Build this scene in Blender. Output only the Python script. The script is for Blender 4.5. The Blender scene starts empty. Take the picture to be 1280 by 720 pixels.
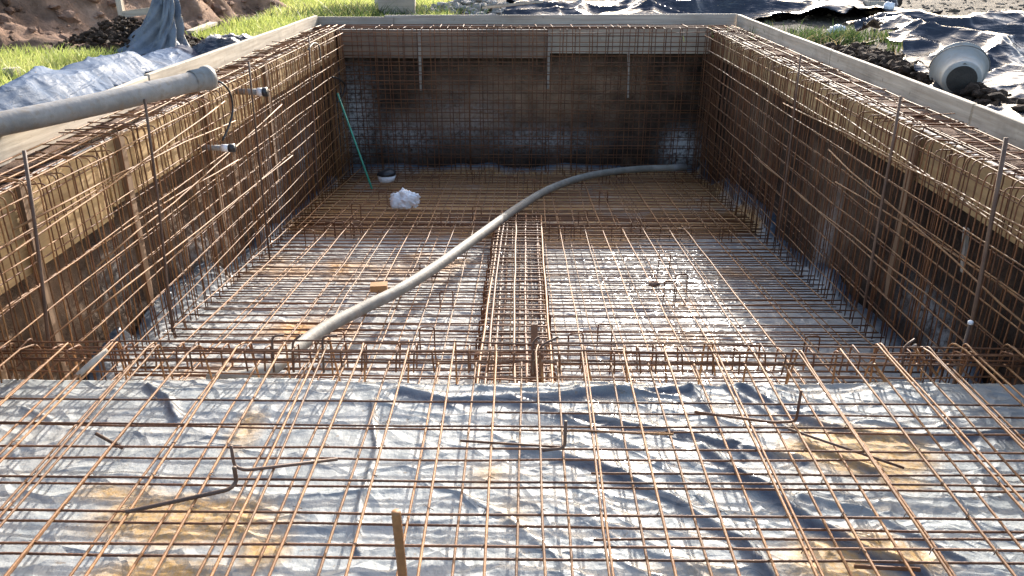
import bpy, math, random
import numpy as np
from mathutils import Vector, Matrix, Euler
R = math.radians
random.seed(7); RS = np.random.RandomState(11)
U = random.uniform
scene = bpy.context.scene
COL = scene.collection

# ------------------------------------------------------------------ camera, sky, sun, exposure
PITCH, YAW, CAMZ, FPX = R(23.75), R(0.79), 1.6, 1000.0
cd = bpy.data.cameras.new("camera"); cam = bpy.data.objects.new("camera", cd); COL.objects.link(cam)
cam.location = (0, 0, CAMZ); cam.rotation_euler = (math.pi/2 - PITCH, 0, YAW)
cd.sensor_width = 36; cd.lens = FPX/1280*36; cd.clip_start = .05; cd.clip_end = 2000
scene.camera = cam
SUN_EL, SUN_AZ = R(22.5), R(12.5)          # azimuth to the right of +Y
w = bpy.data.worlds.new("World"); scene.world = w; w.use_nodes = True
nt = w.node_tree; nt.nodes.clear()
sky = nt.nodes.new("ShaderNodeTexSky"); sky.sky_type = 'NISHITA'; sky.sun_disc = False
sky.sun_elevation = SUN_EL; sky.sun_rotation = SUN_AZ; sky.dust_density = 3.0; sky.ozone_density = .6; sky.air_density = 1.0
bg = nt.nodes.new("ShaderNodeBackground"); bg.inputs[1].default_value = .15
wo = nt.nodes.new("ShaderNodeOutputWorld")
nt.links.new(sky.outputs[0], bg.inputs[0]); nt.links.new(bg.outputs[0], wo.inputs[0])
sd = bpy.data.lights.new("sun", 'SUN'); sun = bpy.data.objects.new("sun", sd); COL.objects.link(sun)
sd.energy = 3.2; sd.angle = R(.55); sd.color = (1, .955, .885)
sdir = Vector((math.sin(SUN_AZ)*math.cos(SUN_EL), math.cos(SUN_AZ)*math.cos(SUN_EL), math.sin(SUN_EL)))
sun.rotation_euler = sdir.to_track_quat('Z', 'Y').to_euler(); sun.location = (4, 20, 12)
vs = scene.view_settings
vs.view_transform = 'Standard'; vs.look = 'None'; vs.gamma = 1; vs.use_curve_mapping = False
vs.exposure = 1.62

# ------------------------------------------------------------------ helpers
CR = Euler((math.pi/2 - PITCH, 0, YAW)).to_matrix()
def ray(px, py): return (CR @ Vector(((px-640)/FPX, -(py-360)/FPX, -1)))
def at(px, py, z=None, Y=None, X=None):
    """the place in the world, on a level plane z, an upright plane Y or X, that is seen at a pixel of the 1280x720 photo"""
    d = ray(px, py)
    if z is not None: t = (z-CAMZ)/d.z
    elif Y is not None: t = Y/d.y
    else: t = X/d.x
    return Vector((0, 0, CAMZ)) + d*t

EDGE = 2.72
def floor_z(y): return -.41 - (y-EDGE)*.092
def base_z(y): return 0.0 if y < EDGE else floor_z(y)

def _hash(ix, iy, s):
    h = (ix.astype(np.int64)*374761393 + iy.astype(np.int64)*668265263 + s*1442695041) & 0x7fffffff
    h = ((h ^ (h >> 13))*1274126177) & 0x7fffffff
    return ((h ^ (h >> 16)) & 0xffff)/65535.0
def vnoise(x, y, s=0):
    x = np.asarray(x, float); y = np.asarray(y, float)
    ix = np.floor(x).astype(int); iy = np.floor(y).astype(int)
    fx = x-ix; fy = y-iy
    fx = fx*fx*fx*(fx*(fx*6-15)+10); fy = fy*fy*fy*(fy*(fy*6-15)+10)
    a = _hash(ix, iy, s); b = _hash(ix+1, iy, s); c = _hash(ix, iy+1, s); d = _hash(ix+1, iy+1, s)
    return (a*(1-fx)+b*fx)*(1-fy)+(c*(1-fx)+d*fx)*fy
def fbm(x, y, s=0, o=4):
    r = 0; a = .5; f = 1.0; t = 0
    for i in range(o):
        r = r+a*vnoise(x*f+i*17.3, y*f+i*9.1, s+i); t += a; a *= .5; f *= 2.03
    return r/t
def ridged(x, y, s=0, o=3, k=2.0):
    r = 0; a = .5; f = 1.0; t = 0
    for i in range(o):
        n = 1-np.abs(2*vnoise(x*f+i*7.7, y*f+i*3.1, s+i)-1)
        r = r+a*n**k; t += a; a *= .5; f *= 2.1
    return r/t
def sstep(a, b, x):
    t = np.clip((x-a)/(b-a), 0, 1); return t*t*(3-2*t)
def polydist(x, y, pts):
    best = np.full(np.shape(x), 1e9)
    for (ax, ay), (bx, by) in zip(pts[:-1], pts[1:]):
        dx, dy = bx-ax, by-ay; L = dx*dx+dy*dy+1e-12
        t = np.clip(((x-ax)*dx+(y-ay)*dy)/L, 0, 1)
        best = np.minimum(best, np.hypot(x-ax-t*dx, y-ay-t*dy))
    return best

def tag(o, label=None, cat=None, group=None, kind=None):
    if label: o["label"] = label
    if cat: o["category"] = cat
    if group: o["group"] = group
    if kind: o["kind"] = kind
    return o
def link(name, me, mat, parent=None, smooth=True):
    o = bpy.data.objects.new(name, me); COL.objects.link(o)
    if mat: me.materials.append(mat)
    if smooth and len(me.polygons): me.polygons.foreach_set('use_smooth', [True]*len(me.polygons))
    if parent is not None: o.parent = parent; o.matrix_parent_inverse = Matrix.Translation(parent.location).inverted()
    return o
def empty(name, loc, label, cat, group=None):
    o = bpy.data.objects.new(name, None); COL.objects.link(o); o.location = loc; o.empty_display_size = .1
    return tag(o, label, cat, group)

class MB:
    def __init__(s): s.v = []; s.f = []
    def tube(s, pts, r, n=6, cap=True, rib=0):
        pts = [Vector(p) for p in pts]; b = len(s.v); m = len(pts)
        up = None
        for i, p in enumerate(pts):
            t = (pts[min(i+1, m-1)]-pts[max(i-1, 0)]).normalized()
            if up is None:
                up = Vector((0, 0, 1)) if abs(t.z) < .9 else Vector((1, 0, 0))
            u = (up-t*up.dot(t)).normalized(); up = u; q = t.cross(u)
            rr = r[i] if isinstance(r, (list, tuple)) else r
            if rib and i % 2: rr *= 1+rib
            for k in range(n):
                a = 2*math.pi*k/n
                s.v.append(tuple(p+(u*math.cos(a)+q*math.sin(a))*rr))
        for i in range(m-1):
            for k in range(n):
                s.f.append((b+i*n+k, b+i*n+(k+1) % n, b+(i+1)*n+(k+1) % n, b+(i+1)*n+k))
        if cap:
            s.f.append(tuple(b+k for k in range(n))[::-1]); s.f.append(tuple(b+(m-1)*n+k for k in range(n)))
        return s
    def box(s, c, size, rot=None, jit=0):
        b = len(s.v); c = Vector(c); M = rot or Matrix.Identity(3)
        for z in (-1, 1):
            for y in (-1, 1):
                for x in (-1, 1):
                    p = Vector((x*size[0]/2+U(-jit, jit), y*size[1]/2+U(-jit, jit), z*size[2]/2+U(-jit, jit)))
                    s.v.append(tuple(c+M @ p))
        for f in ((0, 2, 3, 1), (4, 5, 7, 6), (0, 1, 5, 4), (2, 6, 7, 3), (0, 4, 6, 2), (1, 3, 7, 5)):
            s.f.append(tuple(b+i for i in f))
        return s
    def build(s, name, mat, parent=None, smooth=True):
        me = bpy.data.meshes.new(name); me.from_pydata(s.v, [], s.f); me.update()
        return link(name, me, mat, parent, smooth)

def grid_mesh(name, P, mat, attrs=None, parent=None, keep=None, smooth=True):
    """P: (ny, nx, 3) array of points"""
    ny, nx = P.shape[:2]
    I = np.arange(ny*nx).reshape(ny, nx)
    q = np.stack([I[:-1, :-1], I[:-1, 1:], I[1:, 1:], I[1:, :-1]], -1)
    if keep is not None: q = q[keep]
    q = q.reshape(-1, 4)
    me = bpy.data.meshes.new(name)
    me.vertices.add(ny*nx); me.vertices.foreach_set('co', P.reshape(-1).astype(np.float32))
    me.loops.add(q.size); me.loops.foreach_set('vertex_index', q.reshape(-1).astype(np.int32))
    me.polygons.add(len(q)); me.polygons.foreach_set('loop_start', np.arange(0, q.size, 4, dtype=np.int32))
    me.update(calc_edges=True); me.validate()
    for k, a in (attrs or {}).items():
        at_ = me.attributes.new(k, 'FLOAT', 'POINT'); at_.data.foreach_set('value', a.reshape(-1).astype(np.float32))
    return link(name, me, mat, parent, smooth)

def bendpts(pts, r, n=4):
    """round the corners of a polyline"""
    pts = [Vector(p) for p in pts]; out = [pts[0]]
    for i in range(1, len(pts)-1):
        a, p, b = pts[i-1], pts[i], pts[i+1]
        d1 = (a-p); d2 = (b-p); rr = min(r, d1.length*.45, d2.length*.45)
        A = p+d1.normalized()*rr; B = p+d2.normalized()*rr
        for k in range(n+1):
            t = k/n; out.append(A*(1-t)**2+p*2*t*(1-t)+B*t*t)
    out.append(pts[-1]); return out
def wob(p0, p1, step=.35, amp=.004):
    """a bar between two points that is never quite straight"""
    p0 = Vector(p0); p1 = Vector(p1); n = max(2, int((p1-p0).length/step)); out = []
    s1 = Vector((U(-amp, amp), U(-amp, amp), U(-amp, amp)))*1.6
    for i in range(n+1):
        t = i/n; q = p0.lerp(p1, t)+s1*math.sin(math.pi*t)
        if 0 < i < n: q += Vector((U(-amp, amp), U(-amp, amp), U(-amp, amp)))*.5
        out.append(q)
    return out

# ------------------------------------------------------------------ materials
def newmat(name):
    m = bpy.data.materials.new(name); m.use_nodes = True; t = m.node_tree; t.nodes.clear()
    o = t.nodes.new("ShaderNodeOutputMaterial"); b = t.nodes.new("ShaderNodeBsdfPrincipled")
    t.links.new(b.outputs[0], o.inputs[0]); return m, t, b
def N(t, typ, **kw):
    n = t.nodes.new("ShaderNode"+typ)
    for k, v in kw.items(): setattr(n, k, v)
    return n
def mixc(t, fac, a, b):
    n = t.nodes.new("ShaderNodeMix"); n.data_type = 'RGBA'
    for sock, v in ((n.inputs[0], fac), (n.inputs[6], a), (n.inputs[7], b)):
        if hasattr(v, 'links'): t.links.new(v, sock)
        elif isinstance(v, (int, float)): sock.default_value = v
        else: sock.default_value = (*v, 1)
    return n.outputs[2]
def noise(t, scale, detail=4, rough=.55, vec=None, coord='Object', stretch=None):
    tc = N(t, 'TexCoord'); v = tc.outputs[coord]
    if stretch:
        mp = N(t, 'Mapping'); mp.inputs['Scale'].default_value = stretch; t.links.new(v, mp.inputs[0]); v = mp.outputs[0]
    n = N(t, 'TexNoise'); n.inputs['Scale'].default_value = scale; n.inputs['Detail'].default_value = detail
    n.inputs['Roughness'].default_value = rough; t.links.new(v, n.inputs['Vector']); return n.outputs[0]
def ramp(t, src, stops):
    r = N(t, 'ValToRGB'); e = r.color_ramp.elements
    while len(e) < len(stops): e.new(.5)
    for i, (p, c) in enumerate(stops):
        e[i].position = p; e[i].color = (*c, 1) if not isinstance(c, (int, float)) else (c, c, c, 1)
    t.links.new(src, r.inputs[0]); return r.outputs[0]
def rng(t, src, a, b, c, d):
    n = N(t, 'MapRange'); t.links.new(src, n.inputs[0])
    for i, v in enumerate((a, b, c, d)): n.inputs[i+1].default_value = v
    return n.outputs[0]
def math_(t, op, a, b):
    n = N(t, 'Math', operation=op)
    for i, v in enumerate((a, b)):
        if hasattr(v, 'links'): t.links.new(v, n.inputs[i])
        else: n.inputs[i].default_value = v
    return n.outputs[0]
def bump(t, b, src, dist, strength=1.0, prev=None):
    n = N(t, 'Bump'); n.inputs['Distance'].default_value = dist; n.inputs['Strength'].default_value = strength
    t.links.new(src, n.inputs['Height'])
    if prev: t.links.new(prev, n.inputs['Normal'])
    t.links.new(n.outputs[0], b.inputs['Normal']); return n.outputs[0]
def attr(t, name):
    n = N(t, 'Attribute'); n.attribute_name = name; return n.outputs['Fac']
def setc(t, b, c):
    if hasattr(c, 'links'): t.links.new(c, b.inputs['Base Color'])
    else: b.inputs['Base Color'].default_value = (*c, 1)

def rust(name, dark, mid, light, rough=.62):
    m, t, b = newmat(name)
    oi = N(t, 'ObjectInfo')
    n1 = noise(t, 9, 5, .65); n2 = noise(t, 70, 3, .6)
    c = ramp(t, n1, [(.3, dark), (.5, mid), (.72, light)])
    c = mixc(t, rng(t, n2, .35, .7, 0, .55), c, dark)
    c = mixc(t, rng(t, oi.outputs['Random'], 0, 1, 0, .45), c, mid)
    h = N(t, 'HueSaturation'); t.links.new(c, h.inputs['Color']); t.links.new(rng(t, oi.outputs['Random'], 0, 1, .75, 1.25), h.inputs['Value'])
    setc(t, b, h.outputs[0]); b.inputs['Roughness'].default_value = rough; b.inputs['Specular IOR Level'].default_value = .5
    bump(t, b, n2, .002, .6)
    return m
M = {}
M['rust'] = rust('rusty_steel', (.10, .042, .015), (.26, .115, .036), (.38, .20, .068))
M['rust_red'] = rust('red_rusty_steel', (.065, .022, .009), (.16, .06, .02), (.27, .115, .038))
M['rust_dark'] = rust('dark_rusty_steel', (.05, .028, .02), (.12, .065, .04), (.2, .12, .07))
M['wire'] = rust('tie_wire', (.06, .04, .03), (.15, .10, .07), (.25, .18, .12))

def plastic(name, c_clean, c_dark, c_tan, rough=.22, bs=1.0, sp=.4, coat=0):
    """polythene sheet; attributes dirt (tan mud), fold (dark blue tone along folds, edges and patches), dust"""
    m, t, b = newmat(name)
    n0 = noise(t, 1.1, 5, .6); n1 = noise(t, 6, 6, .65); n2 = noise(t, 38, 4, .6); n3 = noise(t, 3.2, 5, .6)
    c = mixc(t, rng(t, n0, .38, .62, 0, 1), c_clean, tuple(x*.72 for x in c_clean))
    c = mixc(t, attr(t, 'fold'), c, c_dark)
    dust = math_(t, 'MULTIPLY', attr(t, 'dust'), rng(t, n1, .3, .65, .1, 1))
    c = mixc(t, dust, c, (.42, .40, .375))
    d = rng(t, math_(t, 'ADD', attr(t, 'dirt'), math_(t, 'MULTIPLY', math_(t, 'SUBTRACT', n3, .5), .9)), .22, .55, 0, 1)
    tanc = mixc(t, rng(t, n1, .3, .7, 0, 1), c_tan, tuple(x*.72 for x in c_tan))
    grit = rng(t, noise(t, 60, 4, .7), .3, .62, .45, .95)
    c = mixc(t, math_(t, 'MULTIPLY', d, grit), c, tanc)
    spots = rng(t, n2, .64, .72, 0, .7)
    c = mixc(t, spots, c, (.2, .15, .1))
    setc(t, b, c)
    r = math_(t, 'ADD', math_(t, 'MULTIPLY', math_(t, 'MAXIMUM', d, dust), .22), rng(t, n1, .3, .7, rough*.7, rough*1.5))
    t.links.new(r, b.inputs['Roughness']); b.inputs['Specular IOR Level'].default_value = sp
    b.inputs['Coat Weight'].default_value = coat; b.inputs['Coat Roughness'].default_value = .10; b.inputs['Coat IOR'].default_value = 1.45
    # crinkles of the film
    w1 = noise(t, 14, 5, .55, stretch=(1, .55, 1)); w2 = noise(t, 45, 3, .5, stretch=(.6, 1.3, 1))
    v = N(t, 'TexVoronoi'); v.feature = 'DISTANCE_TO_EDGE'; v.inputs['Scale'].default_value = 9
    tc = N(t, 'TexCoord'); t.links.new(mixc(t, .35, tc.outputs['Object'], N(t, 'TexNoise').outputs[1]), v.inputs['Vector'])
    p = bump(t, b, w1, .022*bs, .55); p = bump(t, b, rng(t, v.outputs[0], 0, .16, 1, 0), .008*bs, .6, p); bump(t, b, w2, .003*bs, .6, p)
    return m
M['sheet'] = plastic('silver_polythene', (.31, .335, .335), (.035, .05, .08), (.48, .29, .10), .45, 1.25, .10, .32)
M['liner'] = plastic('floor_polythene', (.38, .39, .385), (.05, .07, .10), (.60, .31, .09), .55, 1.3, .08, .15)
M['tarp_silver'] = plastic('silver_blue_tarpaulin', (.085, .115, .17), (.015, .022, .045), (.3, .25, .18), .42, .6, .28)
M['tarp_bundle'] = plastic('silver_blue_tarpaulin_bundled', (.10, .135, .20), (.02, .03, .06), (.15, .13, .10), .6, .6, .06)
M['tarp_black'] = plastic('black_tarpaulin', (.010, .014, .028), (.008, .010, .015), (.12, .10, .08), .17, .5, .5)

def soil(name, c1, c2, c3, sc=3.0, bd=.03):
    m, t, b = newmat(name)
    n1 = noise(t, sc, 8, .65); n2 = noise(t, sc*7, 6, .7); n3 = noise(t, sc*30, 4, .7)
    c = ramp(t, n1, [(.32, c1), (.5, c2), (.7, c3)])
    c = mixc(t, rng(t, n2, .4, .7, 0, .6), c, c1)
    c = mixc(t, rng(t, n3, .62, .75, 0, .5), c, c3)
    c = mixc(t, math_(t, 'MULTIPLY', attr(t, 'lime'), rng(t, n2, .35, .6, 0, 1)), c, (.62, .62, .62))
    c = mixc(t, math_(t, 'MULTIPLY', attr(t, 'pale'), rng(t, n1, .3, .65, .3, 1)), c, (.40, .26, .165))
    setc(t, b, c); b.inputs['Roughness'].default_value = .95; b.inputs['Specular IOR Level'].default_value = .2
    p = bump(t, b, n2, bd, .8); bump(t, b, n3, bd*.25, .8, p)
    return m
M['earth'] = soil('dug_earth', (.022, .016, .013), (.07, .046, .033), (.15, .10, .07), 3.5, .05)
M['ground'] = soil('bare_ground', (.055, .045, .034), (.10, .082, .063), (.17, .14, .11), 1.2, .03)
M['ledge'] = soil('ledge_earth', (.10, .06, .04), (.22, .14, .10), (.38, .29, .22), 5, .02)
M['mound'] = soil('piled_earth', (.09, .055, .038), (.25, .155, .11), (.40, .27, .20), 2.2, .05)
M['rubble'] = soil('pale_rubble', (.2, .18, .16), (.34, .31, .28), (.5, .47, .43), 8, .02)

def wood(name, a, b_, axis, stain=.35, rough=.8):
    m, t, b = newmat(name)
    st = {'X': (.6, 14, 14), 'Y': (14, .6, 14), 'Z': (14, 14, .6)}[axis]
    n1 = noise(t, 3, 6, .6, stretch=st); n2 = noise(t, 2.2, 5, .65); n3 = noise(t, 22, 3, .6)
    oi = N(t, 'ObjectInfo')
    c = mixc(t, rng(t, n1, .35, .65, 0, 1), a, b_)
    c = mixc(t, rng(t, n2, .48, .72, 0, stain), c, tuple(x*.35 for x in b_))
    c = mixc(t, rng(t, n3, .66, .74, 0, .6), c, (.06, .045, .035))
    h = N(t, 'HueSaturation'); t.links.new(c, h.inputs['Color']); t.links.new(rng(t, oi.outputs['Random'], 0, 1, .85, 1.12), h.inputs['Value'])
    setc(t, b, h.outputs[0]); b.inputs['Roughness'].default_value = rough
    bump(t, b, n1, .004, .7); return m
M['board_y'] = wood('grey_weathered_board', (.52, .46, .38), (.33, .28, .22), 'Y', .55)
M['board_x'] = wood('grey_weathered_board_across', (.42, .36, .30), (.30, .25, .21), 'X')
M['plank_y'] = wood('yellow_plank', (.50, .34, .16), (.36, .23, .11), 'Y', .7)
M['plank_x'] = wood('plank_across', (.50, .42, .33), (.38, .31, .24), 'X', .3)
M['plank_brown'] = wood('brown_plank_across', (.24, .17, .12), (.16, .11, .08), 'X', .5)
M['plank_brown_z'] = wood('brown_stake', (.26, .16, .09), (.15, .09, .05), 'Z', .5)
M['stick'] = wood('pale_stick', (.52, .45, .36), (.38, .31, .24), 'Z', .2)

def simple(name, c, rough=.5, var=.25, bs=20, bd=.002, dirt=None, spec=.5, metal=0):
    m, t, b = newmat(name); n1 = noise(t, bs*.3, 5, .6); n2 = noise(t, bs, 4, .6)
    k = mixc(t, rng(t, n1, .35, .65, 0, 1), c, tuple(x*(1-var) for x in c))
    if dirt: k = mixc(t, rng(t, n2, .5, .68, 0, .8), k, dirt)
    setc(t, b, k); b.inputs['Roughness'].default_value = rough; b.inputs['Specular IOR Level'].default_value = spec; b.inputs['Metallic'].default_value = metal
    bump(t, b, n2, bd, .7); return m
M['pipe'] = simple('dusty_grey_pipe', (.27, .255, .24), .55, .35, 30, .003, (.2, .16, .12))
M['hose'] = simple('muddy_rubber_hose', (.28, .26, .22), .7, .35, 26, .004, (.2, .16, .12))
M['bucket'] = simple('grey_cement_bucket', (.34, .33, .31), .6, .3, 16, .003, (.28, .24, .2))
M['mortar'] = simple('dried_mortar', (.045, .038, .033), .95, .4, 40, .01)
M['cement'] = simple('sunlit_cement_skin', (.66, .60, .53), .85, .25, 25, .003, (.36, .26, .18))
M['bag'] = simple('white_bag', (.8, .8, .82), .35, .12, 20, .004)
M['green'] = simple('green_paint', (.03, .30, .20), .5, .3, 30, .001, (.1, .2, .15))
M['white'] = simple('white_plastic', (.75, .75, .77), .4, .15, 25, .001, (.45, .42, .4))
M['black'] = simple('black_plastic', (.015, .016, .02), .4, .2, 25, .001)
M['stick_white'] = simple('chalky_white', (.36, .31, .26), .8, .3, 30, .002, (.35, .28, .2))
M['block'] = simple('orange_block', (.48, .26, .11), .8, .3, 30, .003)
M['wiregrey'] = simple('grey_wire', (.12, .11, .10), .6)

def leafmat(name, a, b_, c_):
    m, t, b = newmat(name)
    rnd = attr(t, 'rnd'); c = ramp(t, rnd, [(0, a), (.55, b_), (1, c_)]); setc(t, b, c)
    b.inputs['Roughness'].default_value = .5; b.inputs['Specular IOR Level'].default_value = .35
    tr = N(t, 'BsdfTranslucent'); t.links.new(c, tr.inputs[0]); ms = N(t, 'MixShader'); ms.inputs[0].default_value = .45
    t.links.new(b.outputs[0], ms.inputs[1]); t.links.new(tr.outputs[0], ms.inputs[2])
    out = [n for n in t.nodes if n.type == 'OUTPUT_MATERIAL'][0]; t.links.new(ms.outputs[0], out.inputs[0]); return m
M['grass'] = leafmat('meadow_grass', (.20, .25, .05), (.38, .44, .11), (.55, .52, .23))
M['weeds'] = leafmat('weed_leaves', (.03, .06, .018), (.06, .10, .03), (.20, .17, .08))
M['straw'] = leafmat('dry_straw', (.25, .18, .08), (.40, .30, .16), (.5, .42, .25))

# ------------------------------------------------------------------ ground, pit, ledge
ZG = .60
PX0, PX1, PY1 = -2.42, 2.5, 9.72      # outside of the boards
def ground_h(x, y):
    h = ZG + (fbm(x*.35, y*.35, 3)-.5)*.12 + (fbm(x*2.5, y*2.5, 5)-.5)*.05
    h = h + sstep(14, 40, np.hypot(x, y-5))*(fbm(x*.03, y*.03, 9)-.4)*2.0
    return h
def axis(a, b, near0, near1, fine, coarse=14):
    inner = np.arange(near0, near1, fine)
    left = near0-(np.linspace(0, 1, coarse)[1:][::-1]**2.2)*(near0-a)
    right = near1+(np.linspace(0, 1, coarse)**2.2)*(b-near1)
    return np.concatenate([left, inner, right])
xs = axis(-300, 300, -9, 9, .09); ys = axis(-60, 500, -1, 17, .09)
# snap grid lines to the pit's edge
for v in (PX0, PX1): xs[np.argmin(abs(xs-v))] = v
ys[np.argmin(abs(ys-PY1))] = PY1; 
YB = -1.0; ys[np.argmin(abs(ys-YB))] = YB
Xg, Yg = np.meshgrid(xs, ys)
Zg = ground_h(Xg, Yg)
xc = (xs[:-1]+xs[1:])/2; yc = (ys[:-1]+ys[1:])/2
XC, YC = np.meshgrid(xc, yc)
keep = ~((XC > PX0) & (XC < PX1) & (YC > YB) & (YC < PY1))
grassy = sstep(-.5, .3, -Xg-1.6+.8*(fbm(Xg, Yg, 21)-.5)*3)
g = grid_mesh('ground', np.stack([Xg, Yg, Zg], -1), M['ground'], {'lime': np.zeros_like(Zg), 'pale': np.zeros_like(Zg)}, keep=keep)
tag(g, 'bare brown ground around the excavation', kind='structure')

def pit_wall(name, A, B, out, zt, label, lime, pale):
    """an upright earth face from A to B (plan), bulging towards -out"""
    A = Vector(A); B = Vector(B); L = (B-A).length; nu = int(L/.04); nv = 50
    u = np.linspace(0, 1, nu); v = np.linspace(0, 1, nv); UU, VV = np.meshgrid(u, v)
    x = A.x+(B.x-A.x)*UU; y = A.y+(B.y-A.y)*UU
    zb = np.where(y < EDGE-.02, -.1, floor_z(y)-.12)
    z = zb+(zt-zb)*VV
    s = UU*L; h = VV*1.5
    d = (fbm(s*2.2, z*2.2, 31, 5)-.5)*.16+(fbm(s*8, z*8, 33, 4)-.5)*.05+.05*np.sin(VV*3)
    d = np.maximum(d, -.05)*1.0
    d = d*sstep(0, .12, 1-VV)
    P = np.stack([x+out[0]*d, y+out[1]*d, z+(fbm(s*5, h*5, 35)-.5)*.02*(1-VV)], -1)
    lm = np.zeros_like(x)
    for (c, zc_, ru, rz, a) in lime: lm = np.maximum(lm, a*np.exp(-(((s-c)/ru)**2+((z-zc_)/rz)**2)))
    pl = np.zeros_like(x)
    for (c, zc_, ru, rz, a) in pale: pl = np.maximum(pl, a*np.exp(-(((s-c)/ru)**2+((z-zc_)/rz)**2)))
    o = grid_mesh(name, P, M['earth'], {'lime': lm, 'pale': pl}); tag(o, label, kind='structure'); return o
WX = 2.2; WY = 9.36
pit_wall('earth_wall_left', (-WX, .2), (-WX, 9.75), (-1, 0), .66, 'dark dug earth face behind the left cage',
         [(6.8, -.2, .3, .5, .9), (7.9, -.4, .3, .25, .9), (5.0, -.35, .35, .12, .7), (3.9, -.1, .25, .2, .4)], [(3.3, .0, .5, .4, .8), (4.6, .1, .8, .3, .8), (6.4, .1, 1.8, .6, 1.3), (2.9, .1, .25, .4, .7)])  # dusty pale patches, strengthened to paint grazing sun onto this face
pit_wall('earth_wall_right', (WX, .2), (WX, 9.75), (1, 0), .66, 'dark dug earth face behind the right cage',
         [(5.35, -.42, .12, .28, 1), (3.9, -.32, .22, .12, .9), (3.65, -.45, .1, .2, .9)], [(5.5, -.1, .8, .4, .7), (7.6, 0, 1, .4, .8)])
pit_wall('earth_wall_far', (-WX-.5, WY), (WX+.5, WY), (0, 1), .66, 'dark dug earth face at the far end of the pit',
         [(.72, -.35, .22, .42, 1.4), (4.58, -.70, .2, .18, 1.5), (2.05, -.35, .45, .25, .9), (1.3, -.55, .4, .2, .8), (2.9, -.6, .6, .14, .7)], [(2.8, -.1, 1.1, .32, 1.2), (3.5, .05, .8, .25, 1.0), (2.1, -.35, .8, .16, 1.0)])
# earth ledge between the planks and the outer boards
def ledge(name, xs_, ys_, label):
    X_, Y_ = np.meshgrid(xs_, ys_)
    Z_ = .628+(fbm(X_*5, Y_*5, 41)-.5)*.05+(fbm(X_*18, Y_*18, 43)-.5)*.02
    o = grid_mesh(name, np.stack([X_, Y_, Z_], -1), M['ledge'], {'lime': sstep(.55, .8, fbm(X_*3, Y_*3, 45))*.6, 'pale': np.zeros_like(Z_)}); tag(o, label, kind='structure')
ledge('earth_ledge_left', np.arange(-2.46, -2.13, .03), np.arange(.2, 9.8, .03), 'strip of reddish soil behind the left planks')
ledge('earth_ledge_right', np.arange(2.16, 2.56, .03), np.arange(.2, 9.8, .03), 'strip of soil behind the right planks')
ledge('earth_ledge_far', np.arange(-2.15, 2.17, .04), np.arange(9.33, 9.78, .03), 'strip of soil behind the far planks')

# ------------------------------------------------------------------ boards and planks
def board(name, p0, p1, th, zt, hgt, mat, label, cat='board', group=None, warp=.006):
    """a plank on edge from p0 to p1 in plan; its top at zt"""
    p0 = Vector((*p0, 0)); p1 = Vector((*p1, 0)); d = (p1-p0); L = d.length; d.normalize(); q = Vector((d.y, -d.x, 0))
    n = max(4, int(L/.12)); mb = MB(); e = .004
    prof = [(-th/2+e, 0), (-th/2, e), (-th/2, hgt-e), (-th/2+e, hgt), (th/2-e, hgt), (th/2, hgt-e), (th/2, e), (th/2-e, 0)]
    for i in range(n+1):
        t = i/n; w1 = (vnoise(t*L*1.3, 3.1, int(p0.x*10+p0.y*7) % 97)-.5)*warp*2; w2 = (vnoise(t*L*1.1, 8.1, int(p0.y*10) % 89)-.5)*warp*1.6
        c = p0+d*(t*L)
        zz = zt if not isinstance(zt, tuple) else zt[0]+(zt[1]-zt[0])*t
        for (a, b) in prof: mb.v.append((c.x+q.x*(a+w1), c.y+q.y*(a+w1), zz-hgt+b+w2))
    k = len(prof)
    for i in range(n):
        for j in range(k): mb.f.append((i*k+j, i*k+(j+1) % k, (i+1)*k+(j+1) % k, (i+1)*k+j))
    mb.f.append(tuple(range(k))[::-1]); mb.f.append(tuple(n*k+j for j in range(k)))
    o = mb.build(name, mat, smooth=False); tag(o, label, cat, group)
    if name == 'formwork_plank' and th > .025:      # cement-white upper edge, its sunlit look put into the colour
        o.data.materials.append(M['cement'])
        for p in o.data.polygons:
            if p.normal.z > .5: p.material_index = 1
    return o
GB = 'grey boards standing round the rim of the pit'; GP = 'formwork planks lining the top of the pit walls'
board('rim_board', (-2.40, .8), (-2.385, 5.12), .035, (.795, .79), .155, M['board_y'], 'grey rim board on the left, under the thick pipe', 'board', GB)
board('rim_board', (-2.375, 5.14), (-2.385, 9.62), .035, (.80, .77), .15, M['board_y'], 'pale rim board on the left, from the thick pipe to the far corner', 'board', GB)
board('rim_board', (-2.40, 9.655), (-1.5, 9.655), .032, (.75, .75), .12, M['board_x'], 'short rim board at the far left corner of the pit', 'board', GB)
board('rim_board', (-1.60, 9.69), (2.44, 9.66), .03, (.765, .785), .13, M['board_x'], 'long brownish rim board across the far end of the pit', 'board', GB)
board('rim_board', (2.45, 9.62), (2.455, 6.62), .032, (.785, .77), .125, M['board_y'], 'far right rim board, beside the green weeds', 'board', GB)
board('rim_board', (2.455, 6.60), (2.46, 4.42), .032, (.772, .765), .125, M['board_y'], 'middle right rim board, in front of the bucket', 'board', GB)
board('rim_board', (2.46, 4.40), (2.45, .8), .032, (.77, .76), .125, M['board_y'], 'nearest right rim board, running out of the photo with a dark knot stain', 'board', GB)
board('formwork_plank', (-2.125, .8), (-2.12, 3.9), .028, (.655, .66), .39, M['plank_y'], 'wide yellow plank behind the left cage, nearest the camera', 'plank', GP)
board('formwork_plank', (-2.12, 3.92), (-2.12, 6.4), .028, (.655, .655), .34, M['plank_y'], 'yellow plank behind the left cage, under the end of the thick pipe', 'plank', GP)
board('formwork_plank', (-2.12, 6.42), (-2.12, 9.28), .028, (.66, .665), .30, M['plank_y'], 'plank behind the left cage, next to the far left corner', 'plank', GP)
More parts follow.
